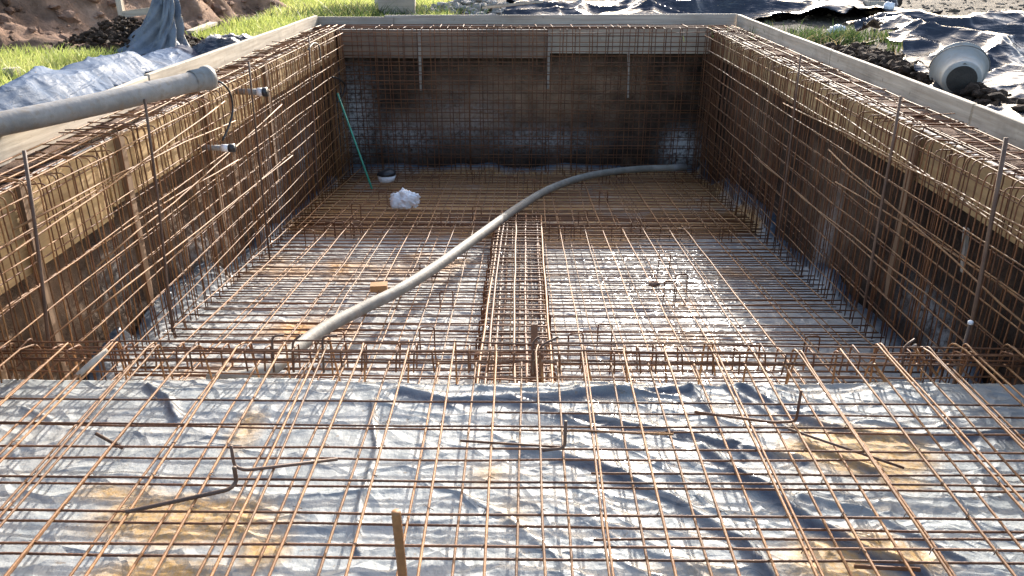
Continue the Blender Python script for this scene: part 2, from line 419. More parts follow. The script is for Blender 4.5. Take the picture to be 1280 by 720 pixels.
board('formwork_plank', (2.13, .8), (2.13, 4.3), .028, (.66, .66), .27, M['plank_y'], 'yellow plank behind the right cage, nearest the camera', 'plank', GP)
board('formwork_plank', (2.13, 4.32), (2.13, 7.0), .028, (.662, .66), .27, M['plank_y'], 'tan plank behind the right cage, halfway along', 'plank', GP)
board('formwork_plank', (2.13, 7.02), (2.13, 9.28), .028, (.665, .66), .27, M['plank_y'], 'plank behind the right cage, next to the far right corner', 'plank', GP)
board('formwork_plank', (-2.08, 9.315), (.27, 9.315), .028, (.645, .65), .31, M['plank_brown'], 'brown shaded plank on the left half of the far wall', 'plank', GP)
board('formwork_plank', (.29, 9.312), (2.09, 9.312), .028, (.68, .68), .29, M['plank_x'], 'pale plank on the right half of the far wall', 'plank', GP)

def wall_stake(x, y, w_, z0, z1, label):
    mb = MB(); n = 8
    for i in range(n+1):
        t = i/n; zz = z0+(z1-z0)*t; k = 1 if i else .45
        for (a, b) in ((-1, -1), (1, -1), (1, 1), (-1, 1)): mb.v.append((x+a*.014+.012*t*math.sin(y), y+b*w_/2*k+.03*t+U(-.002, .002), zz))
    for i in range(n):
        for j in range(4): mb.f.append((i*4+j, i*4+(j+1) % 4, i*4+4+(j+1) % 4, i*4+4+j))
    mb.f += [(3, 2, 1, 0), tuple(n*4+j for j in range(4))]
    tag(mb.build('wooden_stake', M['plank_brown_z'], smooth=False), label, 'stake', 'brown stakes holding the formwork planks')
wall_stake(-2.085, 2.75, .06, -.1, .66, 'brown stake against the wide yellow plank at the left edge of the photo')
wall_stake(-2.085, 3.15, .05, -.3, .67, 'brown stake against the wide yellow plank, second from the left edge')
wall_stake(-2.085, 4.05, .06, -.3, .67, 'brown stake at the joint under the end of the thick pipe')
wall_stake(-2.085, 5.25, .06, -.3, .67, 'brown stake near the upper pipe fitting on the left wall')
wall_stake(-2.085, 6.55, .06, -.3, .67, 'brown stake on the left wall beyond the pipe fittings')
wall_stake(2.095, 4.2, .06, -.3, .67, 'brown stake at the joint of the two nearer right planks')
wall_stake(2.095, 6.9, .06, -.3, .67, 'brown stake at the joint of the two farther right planks')
# ------------------------------------------------------------------ polythene in the foreground
def pxpath(pts, z=0.0): return [tuple(at(a, b, z=z)[:2]) for a, b in pts]
def fore_sheet():
    nx, ny = 760, 380
    x = np.linspace(-2.16, 2.18, nx); y = np.concatenate([np.linspace(.3, 1.3, 60)[:-1], np.linspace(1.3, EDGE+.30, ny-59)])
    X, Y0 = np.meshgrid(x, y)
    edge = EDGE+.012*np.sin(X*5)+(fbm(X*3, X*0+1, 51)-.5)*.05
    wx = X+(fbm(X*1.6, Y0*1.6, 53)-.5)*.5; wy = Y0+(fbm(X*1.6, Y0*1.6, 55)-.5)*.5
    H = (fbm(X*1.3, Y0*1.3, 57)-.5)*.02
    right0 = sstep(-.6, .3, X)
    H += ridged(wx*2.0, wy*3.4, 59, 2, 6)*(.008+.005*right0)
    H += ridged(wx*7, wy*9+X*2, 61, 2, 4)*(.004+.003*right0)
    right = sstep(-.1, .5, X)
    diag = X*.62+Y0*.78      # pulled folds run down to the right
    H += right*ridged(diag*4.2+fbm(X, Y0, 63)*1.3, (X*.78-Y0*.62)*.9, 65, 2, 6)*.013
    folds = [([(640, 500), (720, 520), (880, 545), (1000, 575)], .028, .028), ([(640, 555), (745, 580), (840, 620), (930, 680), (980, 740)], .032, .032),
             ([(880, 560), (920, 590), (960, 612), (1010, 650), (1080, 690), (1150, 715)], .03, .04),
             ([(860, 480), (890, 520), (930, 570)], .022, .025), ([(905, 480), (950, 510), (1010, 555), (1090, 590)], .02, .022),
             ([(925, 480), (985, 515), (1060, 540), (1150, 547), (1280, 540)], .03, .028), ([(1000, 620), (1080, 640), (1200, 700)], .02, .022),
             ([(700, 520), (800, 560), (900, 640), (960, 720)], .02, .018), ([(465, 500), (470, 560), (452, 620), (445, 690)], .014, .022),
             ([(500, 486), (560, 500), (640, 497), (760, 490), (860, 484)], .030, .032), ([(600, 484), (700, 487), (850, 495)], .02, .02),
             ([(185, 482), (210, 500), (222, 525)], .02, .03), ([(0, 528), (120, 540), (300, 545)], .02, .01),
             ([(0, 600), (150, 592), (330, 618), (500, 610)], .022, .01), ([(540, 600), (620, 640), (700, 700)], .02, .015),
             ([(270, 640), (400, 660), (560, 650)], .02, .012), ([(30, 510), (70, 530), (20, 570)], .016, .018)]
    F = np.zeros_like(X)
    for pts, wd, a in folds:
        P2 = pxpath(pts); dd = polydist(X+(fbm(X*7, Y0*7, 67)-.5)*.02, Y0+(fbm(X*7, Y0*7, 69)-.5)*.02, P2)
        k = np.exp(-(dd/(wd*.7))**1.5); H += a*.62*k
        P3 = [(a0, b0-wd*1.0) for a0, b0 in P2]
        if a > .021: F = np.maximum(F, np.exp(-(polydist(X, Y0, P3)/(wd*.8))**2)*min(1, a/.03)*sstep(.35, .6, fbm(X*3, Y0*3, 71)+.12))
    H = H-.012
    over = Y0-edge; t = sstep(-.03, .05, over)
    Z = H*(1-t*.6)+.004
    drop = np.maximum(0, over-.01)
    Yp = np.where(over > .01, edge+.01+.05*(1-np.exp(-drop*6))+H*.8, Y0)
    Z = np.where(over > .01, Z-drop*1.25, Z)
    dirt = np.zeros_like(X)
    for (px, py, rx, ry, a) in [(225, 650, .30, .13, .75), (180, 720, .25, .12, .6), (310, 530, .09, .16, .42), (1080, 565, .24, .13, 1.1), (1020, 540, .12, .08, .6), (1075, 700, .22, .12, .8),
                                (640, 650, .11, .2, .28), (150, 615, .2, .06, .4), (1130, 605, .12, .05, .6), (870, 715, .2, .08, .3), (330, 690, .1, .12, .5), (620, 590, .1, .1, .3)]:
        c = at(px, py, z=0); dirt = np.maximum(dirt, a*np.exp(-(((X-c.x)/rx)**2+((Y0-c.y)/ry)**2)))
    dirt = dirt*1.15*(1-F*.6)
    dust = .35+.35*sstep(.3, .7, fbm(X*.9, Y0*.9, 73))
    dust = dust*(1-right*.35)
    o = grid_mesh('plastic_sheet', np.stack([X, Yp, Z], -1), M['sheet'], {'dirt': dirt, 'fold': F, 'dust': dust})
    tag(o, 'silvery crumpled polythene sheet under the nearest rebar mat', 'plastic sheet')
    return X, Yp, Z
fs = fore_sheet()
# earth platform that carries it
mb = MB(); mb.box((0, 1.25, -.28), (4.5, 2*(EDGE-1.25)-.02, .50)); o = mb.build('ground', M['earth'], smooth=False); tag(o, 'earth step under the near polythene', kind='structure')

# ------------------------------------------------------------------ polythene on the pit floor
def floor_sheet():
    x = np.linspace(-2.19, 2.19, 560); y = np.linspace(EDGE+.02, 9.36, 760)
    X, Y = np.meshgrid(x, y)
    base = floor_z(Y)
    wx = X+(fbm(X*2, Y*2, 81)-.5)*.5; wy = Y+(fbm(X*2, Y*2, 83)-.5)*.5
    H = (fbm(X*1.1, Y*1.1, 85)-.5)*.03+ridged(wx*3, wy*5, 87, 3, 3)*.02+ridged(wx*9, wy*14, 89, 2, 3)*.007
    hl = .01+.16*sstep(.42, .75, fbm(Y*1.8, X*0+np.sign(X)*5, 91, 3))
    up = sstep(2.02, 2.17, np.abs(X)+(fbm(X*4, Y*4, 93)-.5)*.08)
    upy = sstep(9.18, 9.33, Y+(fbm(X*3, Y*3, 95)-.5)*.06)
    H = H+np.maximum(up*hl, upy*(.03+.13*fbm(X*2, X*0+2, 97, 3)))
    Z = base+H
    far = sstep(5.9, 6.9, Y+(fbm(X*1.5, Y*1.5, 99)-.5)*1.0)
    dirt = far*(.5+.5*sstep(.35, .65, fbm(X*1.3, Y*1.3, 101)))
    dirt = np.maximum(dirt, .35*sstep(.55, .75, fbm(X*1.1+4, Y*1.1, 103)))
    dirt = np.maximum(dirt, .7*np.exp(-(((X+1.25)/.3)**2+((Y-4.2)/.25)**2)))
    dirt = dirt*(1-.9*np.maximum(up, upy))
    fold = np.maximum(up, upy)*sstep(.15, .5, fbm(X*2.5, Y*2.5, 105)+.15)*.95
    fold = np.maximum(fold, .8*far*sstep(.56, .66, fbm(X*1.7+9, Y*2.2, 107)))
    dust = .55+.4*sstep(.3, .7, fbm(X*1.2, Y*1.2, 109))
    dust = dust*(1-.95*np.maximum(up, upy))
    o = grid_mesh('floor_liner', np.stack([X, Y, Z], -1), M['liner'], {'dirt': dirt, 'fold': fold, 'dust': dust})
    tag(o, 'dusty polythene liner covering the pit floor and turned up at the walls', 'plastic sheet')
floor_sheet()

# ------------------------------------------------------------------ rebar
def cage(name, loc, label, bars, rest_name, group=None):
    """bars: list of (priority, name, points, radius, sides, material, label)"""
    root = empty(name, loc, label, 'rebar mat' if 'mat' in name else 'rebar cage', group)
    bars = sorted(bars, key=lambda b: b[0]); rest = {}
    cap = 97
    for i, (pr, nm, pts, r, n, mat, lb) in enumerate(bars):
        if i < cap:
            if n == 6 and name == 'rebar_mat':       # ribbed bars where they are close enough to show it
                q = []
                for a, b in zip(pts[:-1], pts[1:]):
                    m_ = max(1, int((b-a).length/.009)); q += [a.lerp(b, j/m_) for j in range(m_)]
                o = MB().tube(q+[pts[-1]], r*.93, n, rib=.16).build(nm, M[mat], root)
            else: o = MB().tube(pts, r, n).build(nm, M[mat], root)
            if lb: o['label'] = lb
        else: rest.setdefault(mat, MB()).tube(pts, r, n)
    mb = MB(); mats = list(rest)
    if mats:
        fm = []
        for k, m_ in enumerate(mats):
            b = len(mb.v); mb.v += rest[m_].v; mb.f += [tuple(b+i for i in f) for f in rest[m_].f]; fm += [k]*len(rest[m_].f)
        o = mb.build(rest_name, M[mats[0]], root)
        for m_ in mats[1:]: o.data.materials.append(M[m_])
        o.data.polygons.foreach_set('material_index', fm); o['kind'] = 'stuff'
    return root

# --- nearest mat: two layers tied together, hooked down at the step
bars = []; ZT, ZL = .115, .05
hooks = [ -.107+.168*i for i in range(-12, 15)]
crossX = []; crossY = []
for i, X0 in enumerate(hooks):
    xa = X0+U(-.012, .012); xb = xa+U(-.03, .03)+(.02 if X0 < -1 else 0)
    if abs(xa) > 2.13: continue
    crossX.append((xb, xa))
    ye = EDGE+.10+U(-.03, .05)
    z0 = ZT+.006
    pts = wob((xb, .45, z0), (xa, ye-.09, z0+U(0, .012)), .3, .004)
    lean = U(-.05, .05)
    pts += bendpts([pts[-1], (xa+lean*.3, ye, z0+U(-.012, .012)), (xa+lean, ye+U(0, .03), -.18)], .035)[1:]
    bars.append((0, 'bar', pts, .0042, 6, 'rust', None))
    if i in (3, 4, 8, 14, 17, 19, 21, 22, 23, 24):     # lapped second bars
        dx = U(.012, .03)
        p2 = wob((xb+dx+U(-.03, .03), .45, z0), (xa+dx, ye-.12, z0), .3, .004)
        p2 += bendpts([p2[-1], (xa+dx, ye-.02, z0+.01), (xa+dx+U(-.04, .04), ye, -.05)], .04)[1:]
        bars.append((0, 'bar', p2, .0040, 6, 'rust', None))
rows_top = [502, 530, 560, 599, 640, 685, 735, 790]
for k, r_ in enumerate(rows_top):
    y = at(640, r_, z=ZT).y; crossY.append(y)
    bars.append((0, 'bar', wob((-2.15, y+U(-.012, .012), ZT-.003), (2.15, y+U(-.012, .012), ZT-.003), .25, .004), .0040, 6, 'rust_red', None))
for k, r_ in enumerate([537, 574, 613, 656, 700, 517, 590, 668]):
    y = at(640, r_, z=ZL).y
    a = -2.15 if k < 5 else U(-.2, .6)
    bars.append((1, 'bar', wob((a, y+U(-.02, .02), ZL), (2.15, y+U(-.02, .02), ZL), .25, .005), .0040, 6, 'rust_red', None))
for i in range(25):
    x = -2.05+.17*i+U(-.03, .03); sk = U(-.03, .03)
    if abs(x) > 2.12: continue
    bars.append((2, 'bar', wob((x, .45, ZL+.008), (x+sk, EDGE+.06, ZL+.01), .3, .004), .0042, 6, 'rust', None))
# edge rails and stirrups at the step
for (y, z) in ((EDGE+.015, ZT-.002), (EDGE+.085, ZT+.006), (EDGE+.10, ZL-.01), (EDGE+.12, -.03), (EDGE+.03, ZL+.02), (EDGE+.06, ZT-.03), (EDGE+.12, ZL+.03), (EDGE+.20, -.02)):
    bars.append((1, 'bar', wob((-2.12, y, z+U(-.006, .006)), (2.12, y, z+U(-.01, .01)), .25, .010), .0040, 6, 'rust_red', None))
for i in range(44):
    x = -2.05+i*.096+U(-.03, .03); y = EDGE+.05
    lean = U(-.012, .012)
    bars.append((3, 'stirrup', bendpts([(x, y+.06, .00), (x+lean, y+.06, ZT+U(-.025, .012)), (x+lean, y-.03+U(-.02, .02), ZT+.005), (x, y-.03, .03)], .02, 3), .0038, 5, 'rust_red', None))
for i in range(6):
    x = U(-2, 2); bars.append((3.5, 'hook', bendpts([(x, EDGE+.03, .02), (x, EDGE+.06, .14+U(-.01, .03)), (x+U(.02, .07), EDGE+.06, .17)], .02, 3), .005, 5, 'rust_dark', None))
near = cage('rebar_mat', (0, 1.6, .0), 'double layer rebar mat over the silvery polythene, nearest the camera', bars, 'lower_bars')
tb = MB()
for (xb, xa) in crossX:
    for y in crossY:
        if U(0, 1) < .75:
            t = (y-.45)/(EDGE-.45); x = xb+(xa-xb)*t; c = Vector((x+U(-.004, .004), y, ZT+.004)); a = U(0, 6.28)
            d = Vector((math.cos(a), math.sin(a), .4))*U(.012, .026)
            tb.tube([c+Vector((-.008, -.008, -.006)), c+Vector((0, 0, .008)), c+Vector((.008, .008, -.006))], .0013, 4)
            tb.tube([c+Vector((0, 0, .006)), c+d], .0012, 4)
o = tb.build('wire_ties', M['wire'], near); o['kind'] = 'stuff'

# --- floor mats
def floor_mat(y0, y1, sx, sy, label, rad, up=0, skip_mid=False, ends=0, mats=('rust', 'rust_red')):
    bars = []; sl = .076
    def z(y, h): return floor_z(y)+h+up
    n = int(3.94/sx)
    for i in range(n+1):
        x = -1.97+sx*i+U(-.015, .015); e = U(-ends, ends); sk = U(-.03, .03)
        bars.append((0, 'bar', wob((x, y0, z(y0, .12)), (x+sk, y1+e, z(y1+e, .12)), .35, .008), rad, 5, mats[0], None))
        x2 = x+sx*.5+U(-.03, .03)
        if x2 < 1.99: bars.append((2, 'bar', wob((x2, y0+.03, z(y0, .05)), (x2+U(-.03, .03), y1, z(y1, .05)), .4, .006), rad*.9, 5, mats[0], None))
    m = int((y1-y0)/sy)
    for j in range(m+1):
        y = y0+.04+sy*j+U(-.018, .018); s = U(-.02, .02)
        bars.append((1, 'bar', wob((-1.98, y, z(y, .112)), (1.98, y+s, z(y, .112)), .4, .006), rad, 5, mats[1], None))
        y2 = y+sy*.5
        if y2 < y1: bars.append((3, 'bar', wob((-1.98, y2, z(y2, .042)), (1.98, y2+U(-.02, .02), z(y2, .042)), .4, .006), rad*.9, 5, mats[1], None))
    for k in range(30):      # spacer chairs
        x = U(-1.8, 1.8); y = y0+.2+U(0, 1)*(y1-y0-.4) if k > 12 else y1-.45+U(-.03, .03)
        h = U(.13, .17); bars.append((4, 'spacer', bendpts([(x-.04, y, z(y, .0)), (x-.04, y, z(y, h)), (x+.04, y+U(-.02, .02), z(y, h)), (x+.04, y, z(y, .0))], .02, 3), rad, 5, 'rust_red', None))
    return cage('rebar_mat', (0, (y0+y1)/2, floor_z((y0+y1)/2)), label, bars, 'lower_bars')
floor_mat(EDGE+.08, 6.75, .175, .105, 'rebar mat on the sunlit near half of the pit floor', .0043, 0, ends=.1)
floor_mat(6.2, 9.13, .12, .13, 'rebar mat on the shaded far half of the pit floor', .0045, .014, mats=('rust', 'rust_red'))

# --- beam cage down the middle of the floor
bars = []
for j, x in enumerate((-.21, -.16, -.12, -.03, .03, .10, .14)):
    for (h, p) in ((.15, 0), (.035, 2)):
        xx = x+U(-.01, .01); ye = U(6.3, 6.75) if j % 2 else U(6.5, 7.0)
        bars.append((p, 'bar', wob((xx, EDGE+.12, floor_z(EDGE)+h), (xx+U(-.03, .03), ye, floor_z(ye)+h), .35, .008), .007, 6, 'rust_red' if j % 3 else 'rust', None))
for k in range(42):
    y = EDGE+.25+k*.088+U(-.012, .012); b = floor_z(y); q = U(-.012, .012)
    bars.append((1, 'stirrup', bendpts([(-.23+q, y, b+.03), (-.23+q, y+U(-.02, .02), b+.16), (.155+q, y+U(-.02, .02), b+.16), (.155+q, y, b+.03)], .02, 3), .0052, 5, 'rust_red', None))
cage('beam_cage', (0, 4.6, floor_z(4.6)), 'dense reddish rebar beam cage down the middle of the pit floor', bars, 'lower_bars')

# --- wall cages
def wall_cage(side, y0, y1, label, rods, seedmat):
    s = side; XI, XO = 1.985*s, 2.085*s; xb = 2.36 if s > 0 else 2.30
    bars = []; y = y0; k = 0
    while y < y1:
        b = base_z(y)+.03; lean = U(-.05, .05); zt = .685+U(-.035, .03)
        pts = wob((XI+U(-.012, .012), y+lean, b), (XI+U(-.008, .008), y, zt-.05), .3, .005)
        pts += bendpts([pts[-1], (XI+.005*s, y, zt), (xb*s-s*U(.0, .1), y+U(-.09, .09), zt+U(-.015, .015))], .045)[1:]
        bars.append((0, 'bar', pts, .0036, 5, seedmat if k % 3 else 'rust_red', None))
        if U(0, 1) < .8:
            yy = y+U(.03, .08)
            pts = wob((XO, yy+U(-.02, .02), base_z(yy)+.03), (XO+U(-.01, .01), yy, zt-.05), .4, .005)
            pts += bendpts([pts[-1], (XO+.005*s, yy, zt-.015), ((xb-.03)*s, yy+U(-.08, .08), zt-.01)], .045)[1:]
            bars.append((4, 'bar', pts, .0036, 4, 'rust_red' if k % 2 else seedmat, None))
        y += .066+U(-.022, .022); k += 1
    zs = [.63, .51, .40, .28, .16, .04, -.08, -.20, -.32, -.44, -.56, -.68, -.80]
    for j, z in enumerate(zs):
        ys_ = y0 if z > .04 else EDGE+.1+max(0, (-.33-z)/.092)
        if ys_ > y1-1: continue
        dz = U(-.02, .02)
        # the lower ones follow the sloping floor a little
        za = z+.02; zb_ = z-(.02 if z > .1 else .05)
        bars.append((1, 'bar', wob((XI-.007*s, ys_, za), (XI-.007*s, y1, zb_+dz), .5, .012), .0037, 5, 'rust', None))
        bars.append((2, 'bar', wob((XO-.008*s, ys_, za+.04), (XO-.008*s, y1, zb_+.05+dz), .5, .012), .0036, 5, 'rust_red', None))
    for j, (z, zz) in enumerate(((.56, .44), (.46, .60), (.30, .18), (.2, .34), (.02, -.12))):       # untidy laps
        a = y0+U(0, 2); c = a+U(2.5, 4.0)
        if z < .1: a = max(a, 3.2); c = a+3.5
        bars.append((1, 'bar', wob((XI-.014*s, a, z), (XI-.014*s, min(c, y1), zz), .4, .014), .005, 5, 'rust', None))
    for j in range(4):
        x = XI+(xb*s-XI)*(j+.3)/3.9
        bars.append((1, 'bar', wob((x, y0, (.692+U(-.008, .008))), (x+U(-.02, .02), y1+.2, .692+U(-.01, .01)), .4, .007), .0042, 5, 'rust', None))
    for (pa, pb, r_, zt) in rods:
        A = at(*pa, X=XI-.03*s); B = at(*pb, X=XI-.05*s)
        bars.append((-1, 'upright_rod', wob(A, B, .25, .004), r_, 7, 'rust_dark', 'long dark upright rod standing above the cage'))
    return cage('wall_cage', (XI, (y0+y1)/2, floor_z((y0+y1)/2)), label, bars, 'rear_bars')
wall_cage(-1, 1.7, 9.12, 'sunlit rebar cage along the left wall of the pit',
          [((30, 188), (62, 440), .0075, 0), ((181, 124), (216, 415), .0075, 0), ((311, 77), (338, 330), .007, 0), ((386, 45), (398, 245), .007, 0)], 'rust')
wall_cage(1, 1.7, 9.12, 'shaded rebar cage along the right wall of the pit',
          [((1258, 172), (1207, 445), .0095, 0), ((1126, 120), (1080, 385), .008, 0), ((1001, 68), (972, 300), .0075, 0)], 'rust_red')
bars = []; YI, YO = 9.14, 9.24; x = -2.0; k = 0
while x < 2.02:
    b = floor_z(9.14)+.03; zt = .675+U(-.01, .02)
    pts = wob((x+U(-.02, .02), YI, b), (x, YI, zt-.05), .35, .005)+bendpts([(x, YI, zt-.05), (x, YI, zt), (x+U(-.02, .02), 9.55, zt-.01)], .04)[1:]
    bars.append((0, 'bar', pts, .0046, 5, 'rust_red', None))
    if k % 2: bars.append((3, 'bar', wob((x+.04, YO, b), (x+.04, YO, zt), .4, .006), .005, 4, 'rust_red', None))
    x += U(.06, .115); k += 1
for j in range(15):
    z = .64-j*.105
    if z < floor_z(9.14)+.04: break
    bars.append((1, 'bar', wob((-2.03, YI-.007, z+U(-.01, .01)), (2.03, YI-.007, z+U(-.01, .01)), .4, .006), .0044, 5, 'rust_red', None))
    bars.append((2, 'bar', wob((-2.1, YO-.007, z+.05), (2.1, YO-.007, z+.05), .4, .006), .005, 4, 'rust_red', None))
for j in range(4): bars.append((1, 'bar', wob((-2.25, 9.2+.1*j, .675), (2.3, 9.2+.1*j, .675), .4, .006), .0056, 5, 'rust_red', None))
cage('wall_cage', (0, YI, floor_z(9.14)), 'shaded rebar cage across the far wall of the pit', bars, 'rear_bars')

# ------------------------------------------------------------------ loose and standing bars
def loose(name, pts, r, label, cat='rebar', mat='rust_dark', n=8, br=.02, rib=0, group=None):
    p = bendpts(pts, br, 4)
    if rib:
        q = []
        for a, b in zip(p[:-1], p[1:]):
            m_ = max(1, int((b-a).length/.006)); q += [a.lerp(b, i/m_) for i in range(m_)]
        p = q+[p[-1]]
    o = MB().tube(p, r, n, rib=rib).build(name, M[mat]); return tag(o, label, cat, group)
def up(p, h): return (p[0], p[1], p[2]+h)
A = at(157, 640, z=.125); B = at(286, 612, z=.13); C = at(296, 603, z=.13)
loose('bent_bar', [A, B, C, up(C, .055)], .0062, 'dark ribbed bent bar lying across the left of the near mat, its end turned up', n=7, rib=.12)
A = at(293, 583, z=.13); B = at(306, 588, z=.13); C = at(422, 574, z=.13)
loose('bent_bar', [up(A, .075), A, B, C], .0052, 'bent bar with a raised hook, just right of the dark ribbed bent bar')
p = at(508, 765, z=.0); loose('steel_stake', [p, (p.x-.010, p.y+.01, .315)], .0115, 'thick rusty ribbed stake standing at the bottom edge of the photo', 'steel stake', n=10, rib=.1, mat='rust')
p = at(997, 512, z=.03); q = at(965, 528, z=.125); r_ = at(868, 515, z=.128)
q0 = at(995, 527, z=.125)
loose('hooked_bar', [up(q0, .12), q0, q, r_], .005, 'thin hooked bar with an upright end, right of centre on the near mat', mat='rust_red')
q0 = at(706, 560, z=.125); loose('hooked_bar', [up(q0, .10), q0, at(678, 563, z=.125)], .0055, 'short upright hook near the centre of the near mat', mat='rust_dark')
loose('loose_bar', [at(575, 551, z=.127), at(703, 559, z=.127)], .004, 'thin loose bar left of the short upright hook', mat='rust_red')
loose('loose_bar', [at(712, 538, z=.127), at(842, 543, z=.127)], .004, 'thin loose bar right of the short upright hook', mat='rust')
loose('bar_offcut', [at(120, 542, z=.06), at(153, 560, z=.012+.02)], .006, 'short dark offcut of bar lying on the polythene at the left', mat='rust_dark')
loose('loose_bar', [at(985, 536, z=.127), at(1130, 585, z=.06)], .0045, 'loose bar slanting over the yellow puddle stain at the right', mat='rust_dark')
loose('loose_bar', [at(1068, 708, z=.03), at(1150, 712, z=.03)], .006, 'short stout bar beside the lower right tan stain', mat='rust_red')
yb = 3.35
A = at(668, 405, Y=yb); B = at(669, 470, Y=yb)
mb = MB(); h = A.z-floor_z(yb)-.05
mb.box((A.x, yb, A.z-h/2), (.032, .005, h)); mb.box((A.x+.0135, yb+.0185, A.z-h/2), (.005, .032, h))
o = mb.build('angle_stake', M['rust_dark'], smooth=False); tag(o, 'dark angle iron stake standing in the middle beam cage', 'steel stake')
A = at(677, 434, Y=3.2); loose('steel_stake', [(A.x, 3.2, floor_z(3.2)), A], .011, 'short round stake beside the dark angle iron', 'steel stake', n=10, mat='rust_red')
for (px, py, lb) in ((1213, 404, 'upright rod with a white cap in front of the right cage'),):
    A = at(px, py, Y=2.95); root = empty('capped_rod', (A.x, 2.95, floor_z(2.95)), lb, 'rod')
    MB().tube([(A.x-.01, 2.95, floor_z(2.95)), A], .007, 8).build('rod', M['rust_dark'], root)
    MB().tube([A+Vector((0, 0, -.004)), A+Vector((0, 0, .008)), A+Vector((0, 0, .012))], [.011, .011, .006], 10).build('cap', M['white'], root)
for (a, b, lb) in (((1143, 434), (1172, 470), 'pale headed pin leaning over the step, nearest the right cage'), ((1092, 455), (1110, 482), 'pale headed pin leaning over the step, left of the taller pin')):
    A = at(*a, Y=EDGE+.12); B = at(*b, Y=EDGE+.02); root = empty('headed_pin', B, lb, 'pin'); d = (A-B).normalized()
    MB().tube([B, A], .0055, 8).build('shaft', M['rust'], root)
    MB().tube([A, A+d*.008], .013, 10).build('head', M['stick_white'], root)
A = at(97, 469, z=.12); B = at(134, 437, z=.18); o = MB().tube([A, A.lerp(B, .5), B], [.011, .012, .009], 7).build('wooden_stick', M['stick']); tag(o, 'pale wooden stick leaning on the near mat at the left wall', 'stick')

# ------------------------------------------------------------------ hose on the floor
def catmull(P, n=8):
    P = [Vector(p) for p in P]; P = [P[0]*2-P[1]]+P+[P[-1]*2-P[-2]]; out = []
    for i in range(1, len(P)-2):
        for k in range(n):
            t = k/n; a, b, c, d = P[i-1:i+3]
            out.append(.5*((2*b)+(c-a)*t+(2*a-5*b+4*c-d)*t*t+(3*b-a-3*c+d)*t**3))
    out.append(P[-2]); return out
def atfloor(px, py, h):
    y = 5.0
    for _ in range(12): p = at(px, py, z=floor_z(y)+h); y = p.y
    return p
pts = [atfloor(x, y, .17+e) for x, y, e in ((262, 474, -.02), (300, 473, -.01), (338, 461, 0), (368, 437, 0), (405, 411, 0), (450, 387, 0), (500, 362, .01), (550, 330, .01), (600, 294, .01), (650, 258, 0), (690, 235, 0), (735, 220, 0), (790, 212, 0), (857, 209, 0))]
cp = catmull(pts, 8)
root = empty('hose', pts[3], 'long grey muddy hose snaking diagonally over the pit floor mat', 'hose')
MB().tube(cp, .037, 18, cap=False).build('hose_body', M['hose'], root)
d = (cp[-1]-cp[-2]).normalized()
MB().tube([cp[-1]-d*.16, cp[-1]+d*.002, cp[-1]+d*.003, cp[-1]-d*.05], [.041, .042, .032, .031], 18, cap=False).build('end_sleeve', M['pipe'], root)

# ------------------------------------------------------------------ thick pipe on the left wall
A = at(262, 97, z=.87); D = at(-90, 172, z=.82); dd = (D-A).normalized()
root = empty('drain_pipe', (A+D)/2, 'thick grey plastic pipe lying over the left cage and rim board', 'pipe')
n = 24; P = [A+(D-A)*(i/n)+Vector((0, 0, -.012*math.sin(math.pi*i/n))) for i in range(n+1)]
MB().tube(P, .054, 24, cap=False).build('pipe_body', M['pipe'], root)
MB().tube([A-dd*.001, A-dd*.0005, A, A+dd*.03, A+dd*.031, A+dd*.032, A+dd*.12, A+dd*.121], [.050, .060, .067, .067, .066, .060, .059, .055], 36, cap=False).build('socket', M['pipe'], root)
MB().tube([A+dd*.002, A+dd*.05, A+dd*.4], [.052, .048, .047], 24, cap=False).build('inner_wall', M['pipe'], root)

# ------------------------------------------------------------------ fittings and cable on the left cage
def fitting(px, py, r, L, label, both):
    A = at(px, py, X=-1.93); root = empty('pipe_fitting', A, label, 'pipe fitting')
    MB().tube([A+Vector((-.16, .02, .0)), A], r*.75, 14).build('stub', M['pipe'], root)
    MB().tube([A, A+Vector((L*.55, 0, 0))], r, 16).build('sleeve', M['white'], root)
    MB().tube([A+Vector((L*.55, 0, 0)), A+Vector((L*.6, 0, 0)), A+Vector((L, 0, 0))], [r*1.05, r*1.15, r*1.15], 16).build('cap', M['black'], root)
fitting(322, 115, .030, .07, 'white pipe fitting with a black cap near the top of the left cage', 1)
fitting(277, 185, .024, .085, 'lower white and black pipe fitting on the left cage', 1)
cp = catmull([at(x, y, X=-1.94-e) for x, y, e in ((264, 101, .12), (276, 103, .02), (287, 115, 0), (291, 135, 0), (287, 155, .01), (278, 176, .03))], 6)
tag(MB().tube(cp, .007, 8).build('cable', M['black']), 'black cable looping down from the end of the thick pipe', 'cable')
cp = catmull([at(x, y, X=-1.96) for x, y in ((415, 96), (424, 99), (431, 106), (429, 118), (422, 128))], 6)
tag(MB().tube(cp, .008, 8).build('cable', M['black']), 'short black cable end at the top of the green stick', 'cable')
cp = catmull([at(x, y, X=-1.96) for x, y in ((385, 62), (392, 54), (399, 58), (401, 75))], 6)
tag(MB().tube(cp, .007, 8).build('cable', M['wiregrey']), 'grey cable loop near the far end of the left cage', 'cable')

# ------------------------------------------------------------------ green stick, bag, tub, block
B = atfloor(465, 236, .14); A = at(422, 117, Y=B.y+.55)
tag(MB().tube([B, B.lerp(A, .5), A], .010, 10).build('green_stick', M['green']), 'green painted stick leaning in the far left corner', 'stick')

